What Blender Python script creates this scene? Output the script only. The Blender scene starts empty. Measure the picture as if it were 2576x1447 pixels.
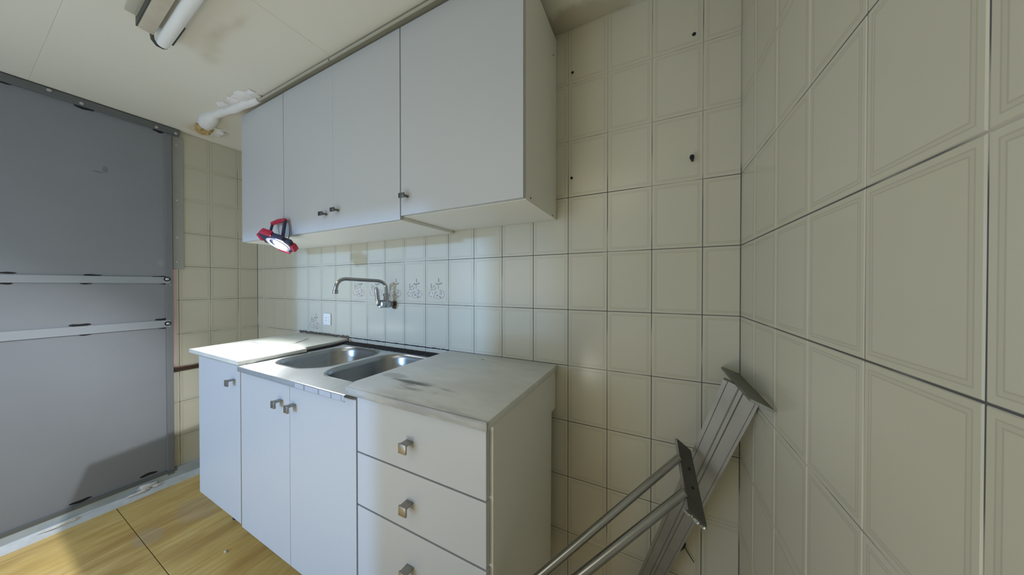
import bpy, bmesh, math, random
from mathutils import Vector, Matrix, noise

random.seed(7)
sc = bpy.context.scene
COL = sc.collection

# ------------------------------------------------------------------ camera, world, lights, exposure
cam_d = bpy.data.cameras.new('camera')
cam = bpy.data.objects.new('camera', cam_d)
COL.objects.link(cam)
cam.location = (-0.2465, -1.1246, 1.2849)
cam.rotation_euler = (math.pi / 2 - 0.0075, 0.0, 0.4613)
cam_d.sensor_width = 36.0
cam_d.lens = 36.0 * 715.7 / 2576.0
cam_d.clip_start = 0.02
sc.camera = cam

sc.view_settings.view_transform = 'Standard'
sc.view_settings.look = 'None'
sc.view_settings.gamma = 1.0
sc.view_settings.use_curve_mapping = False
sc.view_settings.exposure = 0.0
sc.cycles.use_denoising = True
sc.cycles.max_bounces = 10
sc.cycles.diffuse_bounces = 6

world = bpy.data.worlds.new('daylight')
sc.world = world
world.use_nodes = True
wn = world.node_tree.nodes
wn['Background'].inputs['Color'].default_value = (0.78, 0.88, 1.0, 1)
wn['Background'].inputs['Strength'].default_value = 0.9


def light(name, kind, loc, energy, color, target=None, **kw):
    d = bpy.data.lights.new(name, kind)
    d.energy = energy
    d.color = color
    for k, v in kw.items():
        setattr(d, k, v)
    o = bpy.data.objects.new(name, d)
    COL.objects.link(o)
    o.location = loc
    if target is not None:
        o.rotation_euler = (Vector(target) - Vector(loc)).to_track_quat('-Z', 'Y').to_euler()
    return o


# low daylight coming in through the doorway in the wall behind the camera
light('low_daylight', 'SUN', (-1.9, -5.0, 2.2), 1.5, (0.30, 0.55, 1.0),
      target=(-1.9 + 0.18, -4.0, 2.2 - 0.145), angle=math.radians(2.5))
# skylight in that doorway
light('doorway_skylight', 'AREA', (-2.2, -2.62, 1.05), 15.0, (0.48, 0.71, 1.0),
      target=(-1.7, 0.0, 0.7), shape='RECTANGLE', size=1.5, size_y=1.6)
# added fill light behind the camera, aimed up to brighten the ceiling
light('ceiling_fill_light', 'AREA', (-1.0, -1.75, 0.45), 6.0, (1.0, 0.97, 0.82),
      target=(-1.0, -1.2, 2.3), shape='DISK', size=0.5)
# added overhead fill behind the camera, lifting worktops, floor and drawers
light('overhead_fill_light', 'AREA', (-0.95, -1.75, 2.25), 5.6, (1.0, 0.95, 0.77),
      target=(-0.8, -1.3, 0.6), shape='RECTANGLE', size=1.3, size_y=0.9)

# ------------------------------------------------------------------ materials
MATS = {}


class NT:
    """tiny node helper"""
    def __init__(self, name):
        self.m = bpy.data.materials.new(name)
        self.m.use_nodes = True
        self.t = self.m.node_tree
        self.n = self.t.nodes
        self.b = self.n['Principled BSDF']

    def add(self, kind, **kw):
        nd = self.n.new(kind)
        for k, v in kw.items():
            setattr(nd, k, v)
        return nd

    def link(self, a, b):
        self.t.links.new(a, b)

    def set(self, sock, v):
        if hasattr(v, 'is_output'):
            self.link(v, sock)
        elif isinstance(v, tuple) and len(v) == 3 and sock.type == 'RGBA':
            sock.default_value = v + (1,)
        else:
            sock.default_value = v

    def math(self, op, a, b=0.0, c=0.0, clamp=False):
        nd = self.add('ShaderNodeMath', operation=op, use_clamp=clamp)
        self.set(nd.inputs[0], a)
        self.set(nd.inputs[1], b)
        if len(nd.inputs) > 2:
            self.set(nd.inputs[2], c)
        return nd.outputs[0]

    def mix(self, f, a, b):
        nd = self.add('ShaderNodeMix', data_type='RGBA')
        self.set(nd.inputs[0], f)
        self.set(nd.inputs[6], a)
        self.set(nd.inputs[7], b)
        return nd.outputs[2]

    def obj(self):
        return self.add('ShaderNodeTexCoord').outputs['Object']

    def pos(self):
        return self.add('ShaderNodeNewGeometry').outputs['Position']

    def sep(self, v):
        nd = self.add('ShaderNodeSeparateXYZ')
        self.link(v, nd.inputs[0])
        return nd.outputs

    def mapping(self, v, scale=(1, 1, 1), loc=(0, 0, 0), rot=(0, 0, 0)):
        nd = self.add('ShaderNodeMapping')
        self.link(v, nd.inputs['Vector'])
        nd.inputs['Scale'].default_value = scale
        nd.inputs['Location'].default_value = loc
        nd.inputs['Rotation'].default_value = rot
        return nd.outputs[0]

    def noise(self, v, scale, detail=4, rough=0.55):
        nd = self.add('ShaderNodeTexNoise')
        self.link(v, nd.inputs['Vector'])
        nd.inputs['Scale'].default_value = scale
        nd.inputs['Detail'].default_value = detail
        nd.inputs['Roughness'].default_value = rough
        return nd.outputs['Fac']

    def ramp(self, f, lo, hi):
        nd = self.add('ShaderNodeMapRange')
        nd.interpolation_type = 'SMOOTHSTEP'
        self.set(nd.inputs[0], f)
        nd.inputs[1].default_value = lo
        nd.inputs[2].default_value = hi
        return nd.outputs[0]

    def blob(self, p, c, r, lo=0.55):
        """1 inside, 0 outside an ellipsoid of radii r around c"""
        q = self.mapping(p, scale=(1 / r[0], 1 / r[1], 1 / r[2]),
                         loc=(-c[0] / r[0], -c[1] / r[1], -c[2] / r[2]))
        nd = self.add('ShaderNodeVectorMath', operation='LENGTH')
        self.link(q, nd.inputs[0])
        nz = self.noise(p, 14.0, 3)
        d = self.math('ADD', nd.outputs['Value'], self.math('MULTIPLY', self.math('SUBTRACT', nz, 0.5), 0.9))
        return self.math('SUBTRACT', 1.0, self.ramp(d, lo, 1.0))

    def rand(self):
        return self.add('ShaderNodeObjectInfo').outputs['Random']

    def bump(self, h, strength=0.2, dist=0.002):
        nd = self.add('ShaderNodeBump')
        nd.inputs['Strength'].default_value = strength
        nd.inputs['Distance'].default_value = dist
        self.link(h, nd.inputs['Height'])
        self.link(nd.outputs[0], self.b.inputs['Normal'])

    def done(self, color, rough=0.5, metal=0.0, spec=0.5):
        self.set(self.b.inputs['Base Color'], color)
        self.set(self.b.inputs['Roughness'], rough)
        self.set(self.b.inputs['Metallic'], metal)
        self.b.inputs['Specular IOR Level'].default_value = spec
        return self.m


def simple(name, col, rough=0.5, metal=0.0, spec=0.5, var=0.08, scale=9.0):
    t = NT(name)
    f = t.noise(t.pos(), scale)
    c = t.mix(f, tuple(max(0, x * (1 - var)) for x in col), tuple(min(1, x * (1 + var)) for x in col))
    return t.done(c, rough, metal, spec)


def mat_tile():
    t = NT('glazed_tile')
    o = t.obj()
    x, y, z = t.sep(o)
    ax = t.math('ABSOLUTE', x)
    az = t.math('ABSOLUTE', z)
    dx = t.math('SUBTRACT', 0.0755, ax)
    dz = t.math('SUBTRACT', 0.1125, az)
    d = t.math('MINIMUM', dx, dz)
    band = t.math('MULTIPLY', t.ramp(d, 0.0085, 0.0092), t.math('SUBTRACT', 1.0, t.ramp(d, 0.0152, 0.0160)))
    l1 = t.math('MULTIPLY', t.ramp(d, 0.0085, 0.0092), t.math('SUBTRACT', 1.0, t.ramp(d, 0.0101, 0.0108)))
    l2 = t.math('MULTIPLY', t.ramp(d, 0.0136, 0.0143), t.math('SUBTRACT', 1.0, t.ramp(d, 0.0153, 0.0160)))
    lines = t.math('MAXIMUM', l1, l2)
    n1 = t.noise(t.pos(), 3.0, 3)
    base = t.mix(n1, (0.545, 0.53, 0.44), (0.59, 0.575, 0.49))
    base = t.mix(t.math('MULTIPLY', t.rand(), 0.25), base, (0.53, 0.50, 0.385))
    base = t.mix(t.math('MULTIPLY', band, 0.18), base, (0.42, 0.40, 0.34))
    base = t.mix(t.math('MULTIPLY', lines, 0.38), base, (0.36, 0.33, 0.26))
    # edge of the glaze gone grey
    edge = t.math('SUBTRACT', 1.0, t.ramp(d, 0.0, 0.0032))
    base = t.mix(t.math('MULTIPLY', edge, 0.12), base, (0.40, 0.38, 0.33))
    t.bump(t.noise(o, 22.0, 2), 0.05, 0.002)
    return t.done(base, t.math('ADD', 0.16, t.math('MULTIPLY', n1, 0.10)), 0.0, 0.45)


def mat_grout():
    t = NT('grout')
    p = t.pos()
    n = t.noise(p, 2.6, 2)
    z = t.sep(p)[2]
    hi = t.ramp(z, 1.62, 1.70)
    f = t.ramp(t.math('SUBTRACT', n, t.math('MULTIPLY', hi, 0.16)), 0.36, 0.48)
    c = t.mix(f, (0.46, 0.44, 0.38), (0.09, 0.095, 0.10))
    return t.done(c, 0.9)


def mat_ceiling():
    t = NT('painted_ceiling_board')
    p = t.pos()
    c = t.mix(t.noise(p, 2.2, 3), (0.70, 0.69, 0.62), (0.74, 0.73, 0.67))
    for (cx, cy, rx, ry, k) in ((-2.03, -.575, .05, .03, .30), (-1.95, -.595, .06, .03, .32), (-1.87, -.612, .06, .025, .34),
                                (-1.79, -.615, .06, .02, .38), (-1.70, -.600, .06, .016, .42)):
        c = t.mix(t.math('MULTIPLY', t.blob(p, (cx, cy, 2.303), (rx * 1.6, ry * 1.6, .2), 0.1), k), c, (0.50, 0.46, 0.33))
    c = t.mix(t.math('MULTIPLY', t.blob(p, (-2.90, -.34, 2.303), (.13, .10, .2)), 0.45), c, (0.52, 0.40, 0.20))
    c = t.mix(t.math('MULTIPLY', t.blob(p, (-.50, -.02, 2.303), (.22, .10, .2)), 0.55), c, (0.36, 0.31, 0.22))
    t.bump(t.noise(p, 60.0, 3), 0.08, 0.002)
    return t.done(c, 0.85, 0, 0.2)


def mat_floor():
    t = NT('wood_look_floor_tile')
    o = t.pos()
    r = t.rand()
    g = t.noise(t.mapping(o, scale=(70, 6, 1)), 1.0, 5, 0.6)
    g2 = t.noise(t.mapping(o, scale=(9, 2.2, 1)), 1.0, 3, 0.5)
    c = t.mix(t.ramp(g, 0.3, 0.75), (0.70, 0.47, 0.14), (0.85, 0.64, 0.27))
    c = t.mix(t.math('MULTIPLY', t.ramp(g2, 0.42, 0.68), 0.7), c, (0.47, 0.265, 0.075))
    c = t.mix(t.math('MULTIPLY', r, 0.25), c, (0.70, 0.55, 0.24))
    c = t.mix(t.math('MULTIPLY', t.blob(o, (-2.60, -.47, 0), (.17, .10, .5)), 0.35), c, (0.45, 0.37, 0.33))
    c = t.mix(t.math('MULTIPLY', t.blob(o, (-2.55, -.66, 0), (.10, .06, .5)), 0.35), c, (0.50, 0.42, 0.34))
    t.bump(g, 0.08, 0.001)
    return t.done(c, t.math('ADD', 0.34, t.math('MULTIPLY', g2, 0.2)), 0, 0.4)


def mat_marble(name, a, b, smear):
    t = NT(name)
    p = t.pos()
    n = t.noise(t.mapping(p, rot=(0, 0, 0.5), scale=(3, 7, 3)), 1.6, 6, 0.62)
    c = t.mix(t.ramp(n, 0.35, 0.7), a, b)
    if smear:
        q = t.mapping(p, rot=(0, 0, 0.18))
        s1 = t.math('MULTIPLY', t.blob(p, (-.965, -.425, .96), (.11, .016, .2)), 0.8)
        s2 = t.math('MULTIPLY', t.blob(p, (-.90, -.44, .96), (.16, .05, .2)),
                    t.ramp(t.noise(t.mapping(p, scale=(10, 50, 1)), 1.0, 4), 0.45, 0.7))
        c = t.mix(t.math('MULTIPLY', s2, 0.6), c, (0.10, 0.095, 0.08))
        c = t.mix(s1, c, (0.05, 0.048, 0.042))
        s3 = t.blob(p, (-1.08, -.40, .96), (.07, .025, .2))
        c = t.mix(t.math('MULTIPLY', s3, 0.4), c, (0.15, 0.14, 0.12))
        s4 = t.blob(p, (-.91, -.073, .96), (.012, .006, .2))
        c = t.mix(s4, c, (0.12, 0.11, 0.10))
        z = t.sep(p)[1]
        dirt = t.math('MULTIPLY', t.math('SUBTRACT', 1.0, t.ramp(z, -.545, -.50)),
                      t.ramp(t.noise(t.mapping(p, scale=(6, 25, 25)), 1.0, 5), 0.42, 0.62))
        c = t.mix(t.math('ADD', t.math('MULTIPLY', dirt, 0.35), t.math('MULTIPLY', t.math('SUBTRACT', 1.0, t.ramp(z, -.550, -.546)), .5)), c, (0.27, 0.275, 0.28))
    return t.done(c, 0.42, 0, 0.4)


def mat_steel(name, col=(0.50, 0.52, 0.54), rough=0.28, streak=(60, 4, 60), metal=1.0):
    t = NT(name)
    p = t.pos()
    n = t.noise(t.mapping(p, scale=streak), 1.0, 3)
    n2 = t.noise(p, 7.0, 3)
    c = t.mix(n, tuple(v * 0.86 for v in col), tuple(min(1, v * 1.1) for v in col))
    c = t.mix(t.math('MULTIPLY', t.ramp(n2, 0.5, 0.75), 0.35), c, tuple(v * 0.7 for v in col))
    return t.done(c, t.math('ADD', rough, t.math('MULTIPLY', n2, 0.15)), metal)


def mat_door_grey():
    t = NT('grey_painted_steel')
    p = t.pos()
    n = t.noise(p, 3.5, 4)
    c = t.mix(n, (0.21, 0.225, 0.255), (0.25, 0.27, 0.305))
    sc1 = t.math('MAXIMUM', t.blob(p, (-3.06, -.70, 1.945), (.2, .012, .022)), t.blob(p, (-3.06, -.725, 1.925), (.2, .024, .008)))
    c = t.mix(t.math('MULTIPLY', sc1, 0.35), c, (0.05, 0.05, 0.055))
    sc2 = t.blob(p, (-3.06, -.50, 1.43), (.2, .02, .03))
    c = t.mix(t.math('MULTIPLY', sc2, 0.35), c, (0.32, 0.33, 0.34))
    t.bump(t.noise(p, 90.0, 2), 0.06, 0.001)
    return t.done(c, 0.55, 0.0, 0.4)


def mat_emit(name, col, s):
    t = NT(name)
    t.b.inputs['Emission Color'].default_value = col + (1,)
    t.b.inputs['Emission Strength'].default_value = s
    return t.done(col, 0.4)


M = {
    'tile': mat_tile(), 'grout': mat_grout(), 'ceiling': mat_ceiling(), 'floor': mat_floor(),
    'floor_joint': simple('floor_joint', (0.15, 0.105, 0.035), 0.9),
    'plaster': simple('plain_plaster', (0.62, 0.60, 0.54), 0.9),
    'white_plaster': simple('fresh_white_plaster', (0.74, 0.74, 0.75), 0.9, var=0.06, scale=30),
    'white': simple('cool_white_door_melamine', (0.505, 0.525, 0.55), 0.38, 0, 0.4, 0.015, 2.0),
    'carcass': simple('shade_offset_carcass_melamine', (0.76, 0.76, 0.725), 0.42, 0, 0.4, 0.015, 2.0),  # lighter than the doors to offset shade on sides and undersides
    'white_edge': simple('white_edge_band', (0.74, 0.74, 0.72), 0.45, 0, 0.4, 0.02, 4.0),
    'gap': simple('dark_gap', (0.05, 0.055, 0.06), 0.9),
    'knob': mat_steel('brushed_nickel', (0.36, 0.34, 0.31), 0.3),
    'knob_dark': mat_steel('dark_nickel', (0.17, 0.17, 0.165), 0.35),  # darker nickel for the wall cabinet handles
    'marble_r': mat_marble('grey_worktop_marble', (0.60, 0.615, 0.615), (0.70, 0.715, 0.715), True),
    'marble_l': mat_marble('pale_worktop_marble', (0.60, 0.61, 0.56), (0.70, 0.70, 0.65), False),
    'offcut': mat_marble('offcut_marble', (0.47, 0.49, 0.44), (0.55, 0.56, 0.51), False),
    'steel': mat_steel('sink_steel', (0.62, 0.64, 0.65), 0.34),
    'bowl': mat_steel('shaded_bowl_steel', (0.36, 0.38, 0.39), 0.22),  # sink steel again, darkened for the shade inside the bowls
    'chrome': mat_steel('chrome', (0.42, 0.44, 0.47), 0.10, (8, 8, 8)),
    'dark_chrome': mat_steel('tarnished_chrome', (0.30, 0.30, 0.31), 0.14, (8, 8, 8)),
    'tube_chrome': mat_steel('dark_reflecting_chrome', (0.33, 0.33, 0.32), 0.15, (8, 8, 8)),  # chrome colour darkened for the dark surroundings it reflects
    'alu': mat_steel('dull_aluminium', (0.27, 0.27, 0.255), 0.42, (40, 40, 3), 0.6),
    'plate': simple('dark_bare_iron', (0.11, 0.11, 0.095), 0.5, 0.6, 0.5, 0.3, 25),
    'plate_a': simple('dull_green_iron', (0.19, 0.195, 0.16), 0.5, 0.5, 0.5, 0.2, 25),
    'plate_edge': simple('iron_edge', (0.30, 0.28, 0.27), 0.5, 0.5, 0.5, 0.2, 25),
    'grey': mat_door_grey(),
    'grey_light': simple('grey_painted_rail', (0.30, 0.33, 0.37), 0.5, 0, 0.4, 0.06, 8),
    'grey_stile': simple('grey_painted_stile', (0.185, 0.195, 0.215), 0.5, 0, 0.4, 0.06, 8),
    'grey_dark': simple('grey_painted_angle', (0.13, 0.145, 0.15), 0.5, 0, 0.4, 0.08, 8),
    'grey_zinc': simple('zinc_flat_bar', (0.36, 0.375, 0.36), 0.45, 0.2, 0.4, 0.08, 20),
    'scorch': simple('weld_scorch', (0.012, 0.012, 0.014), 0.8),
    'bolt': simple('zinc_bolt', (0.55, 0.56, 0.57), 0.3, 0.8),
    'base': simple('grey_stone_skirting', (0.42, 0.48, 0.53), 0.55, 0, 0.4, 0.2, 14),
    'bead': simple('plaster_splashed_bead', (0.62, 0.66, 0.71), 0.7, 0, 0.3, 0.25, 22),
    'brown': simple('dark_brown_wood', (0.05, 0.028, 0.02), 0.6, 0, 0.3, 0.3, 30),
    'brown_hi': simple('brown_wood_lip', (0.19, 0.105, 0.08), 0.6, 0, 0.3, 0.3, 30),
    'pink': simple('pinkish_edge_strip', (0.62, 0.47, 0.45), 0.7, 0, 0.3, 0.12, 12),
    'grime_shade': simple('black_grime_shade', (0.02, 0.02, 0.022), 0.85, 0, 0.2, 0.5, 60),  # also the black that stands in for shaded gaps by the sink
    'mortar': simple('brown_mortar', (0.11, 0.085, 0.065), 0.9, 0, 0.2, 0.9, 70),
    'black': simple('black_plastic', (0.015, 0.015, 0.018), 0.5),
    'navy': simple('dark_blue_plastic', (0.030, 0.034, 0.075), 0.42),
    'red': simple('red_rubber', (0.46, 0.022, 0.06), 0.5, 0, 0.4, 0.1),
    'lens': simple('clear_lamp_lens', (0.75, 0.76, 0.85), 0.2, 0, 0.5, 0.03),
    'led': mat_emit('led_light', (0.92, 0.95, 1.0), 260.0),
    'tube': simple('white_lamp_glass', (0.80, 0.82, 0.84), 0.22, 0, 0.5, 0.02),
    'batten': simple('yellowed_white_metal', (0.55, 0.51, 0.42), 0.45, 0, 0.4, 0.15, 20),
    'batten_dark': simple('dark_green_metal', (0.06, 0.065, 0.055), 0.5),
    'olive': simple('shaded_filler_strip', (0.25, 0.245, 0.195), 0.7, 0, 0.3, 0.08, 6),  # olive tone holds the shade of the recess above the doors
    'olive_lip': simple('yellowed_filler_lip', (0.48, 0.47, 0.40), 0.6, 0, 0.3, 0.05, 6),
    'socket': simple('white_socket_plastic', (0.78, 0.79, 0.80), 0.35, 0, 0.5, 0.02),
    'foam': simple('yellow_foam', (0.50, 0.36, 0.17), 0.95, 0, 0.2, 0.5, 50),
    'leaf': simple('print_grey_brown', (0.30, 0.28, 0.25), 0.3, 0, 0.4, 0.25, 120),
    'petal': simple('print_rose_brown', (0.40, 0.33, 0.285), 0.3, 0, 0.4, 0.25, 120),
    'rose': simple('print_pale_rose', (0.57, 0.53, 0.475), 0.3, 0, 0.4, 0.1, 120),
    'sticker': simple('bluish_film', (0.44, 0.47, 0.54), 0.35, 0, 0.4, 0.12, 40),
    'crumb': simple('plaster_crumb', (0.65, 0.60, 0.50), 0.9),
}

# ------------------------------------------------------------------ geometry helpers


class MB:
    def __init__(self):
        self.bm = bmesh.new()

    def box(self, x0, x1, y0, y1, z0, z1, bevel=0.0):
        v = [self.bm.verts.new(p) for p in
             ((x0, y0, z0), (x1, y0, z0), (x1, y1, z0), (x0, y1, z0),
              (x0, y0, z1), (x1, y0, z1), (x1, y1, z1), (x0, y1, z1))]
        f = [self.bm.faces.new([v[i] for i in q]) for q in
             ((3, 2, 1, 0), (4, 5, 6, 7), (0, 1, 5, 4), (1, 2, 6, 5), (2, 3, 7, 6), (3, 0, 4, 7))]
        if bevel:
            ed = list({e for q in f for e in q.edges})
            bmesh.ops.bevel(self.bm, geom=ed, offset=bevel, segments=2, affect='EDGES', profile=0.5)
        return self

    def poly(self, pts):
        return self.bm.faces.new([self.bm.verts.new(p) for p in pts])

    def prism(self, pts, d, bevel=0.0):
        """closed outline pts extruded by vector d"""
        d = Vector(d)
        a = [self.bm.verts.new(p) for p in pts]
        b = [self.bm.verts.new(Vector(p) + d) for p in pts]
        n = len(pts)
        f = [self.bm.faces.new(a), self.bm.faces.new(b[::-1])]
        for i in range(n):
            j = (i + 1) % n
            f.append(self.bm.faces.new((a[j], a[i], b[i], b[j])))
        if bevel:
            ed = list({e for q in f for e in q.edges})
            bmesh.ops.bevel(self.bm, geom=ed, offset=bevel, segments=2, affect='EDGES', profile=0.5)
        bmesh.ops.recalc_face_normals(self.bm, faces=[q for q in self.bm.faces])
        return self

    def tube(self, path, r, n=14, cap=True):
        path = [Vector(p) for p in path]
        rs = r if isinstance(r, (list, tuple)) else [r] * len(path)
        rings = []
        ref = None
        for i, p in enumerate(path):
            if i == 0:
                t = path[1] - p
            elif i == len(path) - 1:
                t = p - path[i - 1]
            else:
                t = (path[i + 1] - p).normalized() + (p - path[i - 1]).normalized()
            t.normalize()
            if ref is None:
                ref = t.orthogonal().normalized()
            u = (ref - t * ref.dot(t)).normalized()
            ref = u
            w = t.cross(u)
            rings.append([self.bm.verts.new(p + (u * math.cos(k * 2 * math.pi / n) + w * math.sin(k * 2 * math.pi / n)) * rs[i])
                          for k in range(n)])
        for a, b in zip(rings, rings[1:]):
            for k in range(n):
                self.bm.faces.new((a[k], a[(k + 1) % n], b[(k + 1) % n], b[k]))
        if cap:
            self.bm.faces.new(rings[0][::-1])
            self.bm.faces.new(rings[-1])
        return self

    def blob(self, c, r, seed=0, amp=0.3, sub=2):
        g = bmesh.ops.create_icosphere(self.bm, subdivisions=sub, radius=1.0)
        for v in g['verts']:
            k = 1 + amp * noise.noise(v.co * 1.7 + Vector((seed * 3.1, seed * 1.7, seed)))
            v.co = Vector((v.co.x * r[0] * k + c[0], v.co.y * r[1] * k + c[1], v.co.z * r[2] * k + c[2]))
        return self

    def build(self, name, mat, parent=None, smooth=False, loc=None, mats=None):
        me = bpy.data.meshes.new(name)
        bmesh.ops.recalc_face_normals(self.bm, faces=self.bm.faces[:]) if not smooth == 'keep' else None
        if parent is not None and loc is None:
            self.bm.transform(world_of(parent).inverted())
        self.bm.to_mesh(me)
        self.bm.free()
        for m in (mats or [mat]):
            me.materials.append(M[m])
        o = bpy.data.objects.new(name, me)
        COL.objects.link(o)
        if parent is not None:
            o.parent = parent
        if loc is not None:
            o.location = loc
        if smooth:
            for p in me.polygons:
                p.use_smooth = True
            me.set_sharp_from_angle(angle=math.radians(40))
        return o


def world_of(o):
    m = Matrix.LocRotScale(o.location, o.rotation_euler, o.scale)
    return world_of(o.parent) @ m if o.parent else m


def tag(o, label=None, cat=None, group=None, kind=None):
    for k, v in (('label', label), ('category', cat), ('group', group), ('kind', kind)):
        if v:
            o[k] = v
    return o


def empty(name, loc, label, cat, group=None, rot=None):
    o = bpy.data.objects.new(name, None)
    COL.objects.link(o)
    o.location = loc
    o.empty_display_size = 0.05
    if rot:
        o.rotation_euler = rot
    return tag(o, label, cat, group)


def box(name, mat, b, parent=None, bevel=0.0, smooth=False):
    return MB().box(*b, bevel=bevel).build(name, mat, parent, smooth)


def inst(name, mesh, parent, loc, rot=None):
    o = bpy.data.objects.new(name, mesh)
    COL.objects.link(o)
    if parent is not None:
        o.parent = parent
    o.location = loc
    if rot:
        o.rotation_euler = rot
    return o


# ------------------------------------------------------------------ the room
XL, ZC, YF = -3.06, 2.305, -2.5            # left wall, ceiling height, wall behind the camera
TW, TH = 0.1509, 0.225                      # tile pitch
ZB = 1.187                                  # one horizontal joint
GAP = 0.0022
TT = 0.0065                                 # tile thickness in front of the bed

floor = tag(box('floor', 'floor_joint', (XL - .1, .1, YF - .1, .1, -.1, -.0016)),
            'yellow wood-look tiled floor with dark joints', kind='structure')
ceiling = tag(box('ceiling', 'plaster', (XL - .1, .1, YF - .1, .1, ZC + .002, ZC + .1)),
              'pale boarded ceiling with thin seams and water stains', kind='structure')
wall_back = tag(box('wall_back', 'grout', (XL - .1, .1, 0.0012, .12, -.1, ZC + .05)),
                'cream tiled wall behind the white cabinets', kind='structure')
wall_right = tag(box('wall_right', 'grout', (0.0012, .12, YF, .1, -.1, ZC + .05)),
                 'cream tiled wall on the right beside the leaning metal posts', kind='structure')
wall_left = tag(box('wall_left', 'grout', (XL - .12, XL - 0.0012, YF, .1, -.1, ZC + .05)),
                'cream tiled wall strip beside the grey metal door', kind='structure')
# wall behind the camera with its open doorway
wf = MB()
wf.box(-1.37, .1, YF - .12, YF, -.1, ZC + .05)
wf.box(XL - .1, -1.37, YF - .12, YF, 1.90, ZC + .05)
wf.box(XL - .1, -2.98, YF - .12, YF, -.1, 1.90)
wall_front = tag(wf.build('wall_front', 'plaster'), 'plain plastered wall with an open doorway', kind='structure')

# ceiling boards
k = 0
xs = [XL - .05, -1.535, .05]
ys = [YF, -.922, .05]
gy = .0002
for i in range(2):
    for j in range(2):
        MB().box(xs[i] + .0006, xs[i + 1] - .0006, ys[j] + gy, ys[j + 1] - gy, ZC, ZC + .012).build('ceiling_board', 'ceiling', ceiling)

# floor tiles (wood-look strips)
ft = MB().box(-.1192, .1192, -.2385, .2385, -.012, 0, bevel=.0008).build('floor_tile', 'floor', floor, loc=(0, 0, 0))
fmesh = ft.data
first = True
for ix in range(13):
    for iy in range(6):
        loc = (-.08 - .24 * ix, .04 - .48 * iy, 0)
        if first:
            ft.location = loc
            first = False
        else:
            inst('floor_tile', fmesh, floor, loc)


def tile_mesh(x0, x1, z0, z1):
    """tile clipped to x0..x1, z0..z1 in the frame of the whole tile, front face towards -y at y=0"""
    mb = MB()
    c = .0012
    x0, x1, z0, z1 = x0 + GAP / 2, x1 - GAP / 2, z0 + GAP / 2, z1 - GAP / 2
    f = [mb.bm.verts.new(p) for p in ((x0 + c, 0, z0 + c), (x1 - c, 0, z0 + c), (x1 - c, 0, z1 - c), (x0 + c, 0, z1 - c))]
    m = [mb.bm.verts.new(p) for p in ((x0, c, z0), (x1, c, z0), (x1, c, z1), (x0, c, z1))]
    b = [mb.bm.verts.new(p) for p in ((x0, TT, z0), (x1, TT, z0), (x1, TT, z1), (x0, TT, z1))]
    mb.bm.faces.new(f)
    for i in range(4):
        j = (i + 1) % 4
        mb.bm.faces.new((f[j], f[i], m[i], m[j]))
        mb.bm.faces.new((m[j], m[i], b[i], b[j]))
    me = bpy.data.meshes.new('tile')
    bmesh.ops.recalc_face_normals(mb.bm, faces=mb.bm.faces[:])
    mb.bm.to_mesh(me)
    mb.bm.free()
    me.materials.append(M['tile'])
    return me


TM = {}


def get_tile(x0, x1, z0, z1):
    key = tuple(round(v, 4) for v in (x0, x1, z0, z1))
    if key not in TM:
        TM[key] = tile_mesh(*key)
    return TM[key]


rows = []
for r in range(-6, 5):
    zb, ztp = ZB + TH * r, ZB + TH * (r + 1)
    rows.append((r, zb, max(zb, 0.0), min(ztp, ZC)))
PRINTED = {}


def tiled(wall, cols, place, rot, skip=None):
    """cols: list of (centre, lo, hi) along the wall, in a frame growing to the right of the viewer"""
    for ci, (c, lo, hi) in enumerate(cols):
        for r, zb, z0, z1 in rows:
            zc = zb + TH / 2
            if skip and skip(c, zc, r, ci):
                continue
            me = get_tile(lo - c, hi - c, z0 - zc, z1 - zc)
            x, y, z = place(c, zc)
            o = inst('tile', me, wall, (x, y, z),
                     (random.gauss(0, .0012), 0, rot + random.gauss(0, .0012)))
            PRINTED[(wall.name, ci, r)] = o


# back wall: first vertical joint left of the right corner at -0.101
cols = []
x = -.101 + TW
while x > XL:
    cols.append((x - TW / 2, max(x - TW, XL), min(x, 0.0)))
    x -= TW


def hid_back(c, zc, r, ci):
    if zc < .80 and -2.33 < c - TW / 2 and c + TW / 2 < -.66:
        return True
    if 1.66 < zc < 2.2 and -2.36 < c - TW / 2 and c + TW / 2 < -.62:
        return True
    return False


tiled(wall_back, cols, lambda c, z: (c, 0, z), 0.0, hid_back)
BC = cols
# right wall: growing to the viewer's right means decreasing y
cols = []
y = 0.0
while y < 1.95:
    cols.append((y + TW / 2 - (TW - .135 if y == 0 else 0), y, y + (.135 if y == 0 else TW)))
    y = cols[-1][2]
tiled(wall_right, cols, lambda c, z: (0, -c, z), -math.pi / 2)
# left wall: viewer's right is towards the back corner
cols = []
y = 0.0
while y < 0.6:
    w = .118 if y == 0 else TW
    hi_, lo_ = -y, -(y + w)
    c = (-y - w / 2) if y else (lo_ + TW / 2)
    cols.append((c, lo_, hi_))
    y += w


def hid_left(c, zc, r, ci):
    return r == -2 and False


tiled(wall_left, cols, lambda c, z: (XL, c, z), math.pi / 2, hid_left)

# plain plaster past the tiled strip of the left wall, behind the door
# ---- printed flower tiles
PX = 0.0001564


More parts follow.
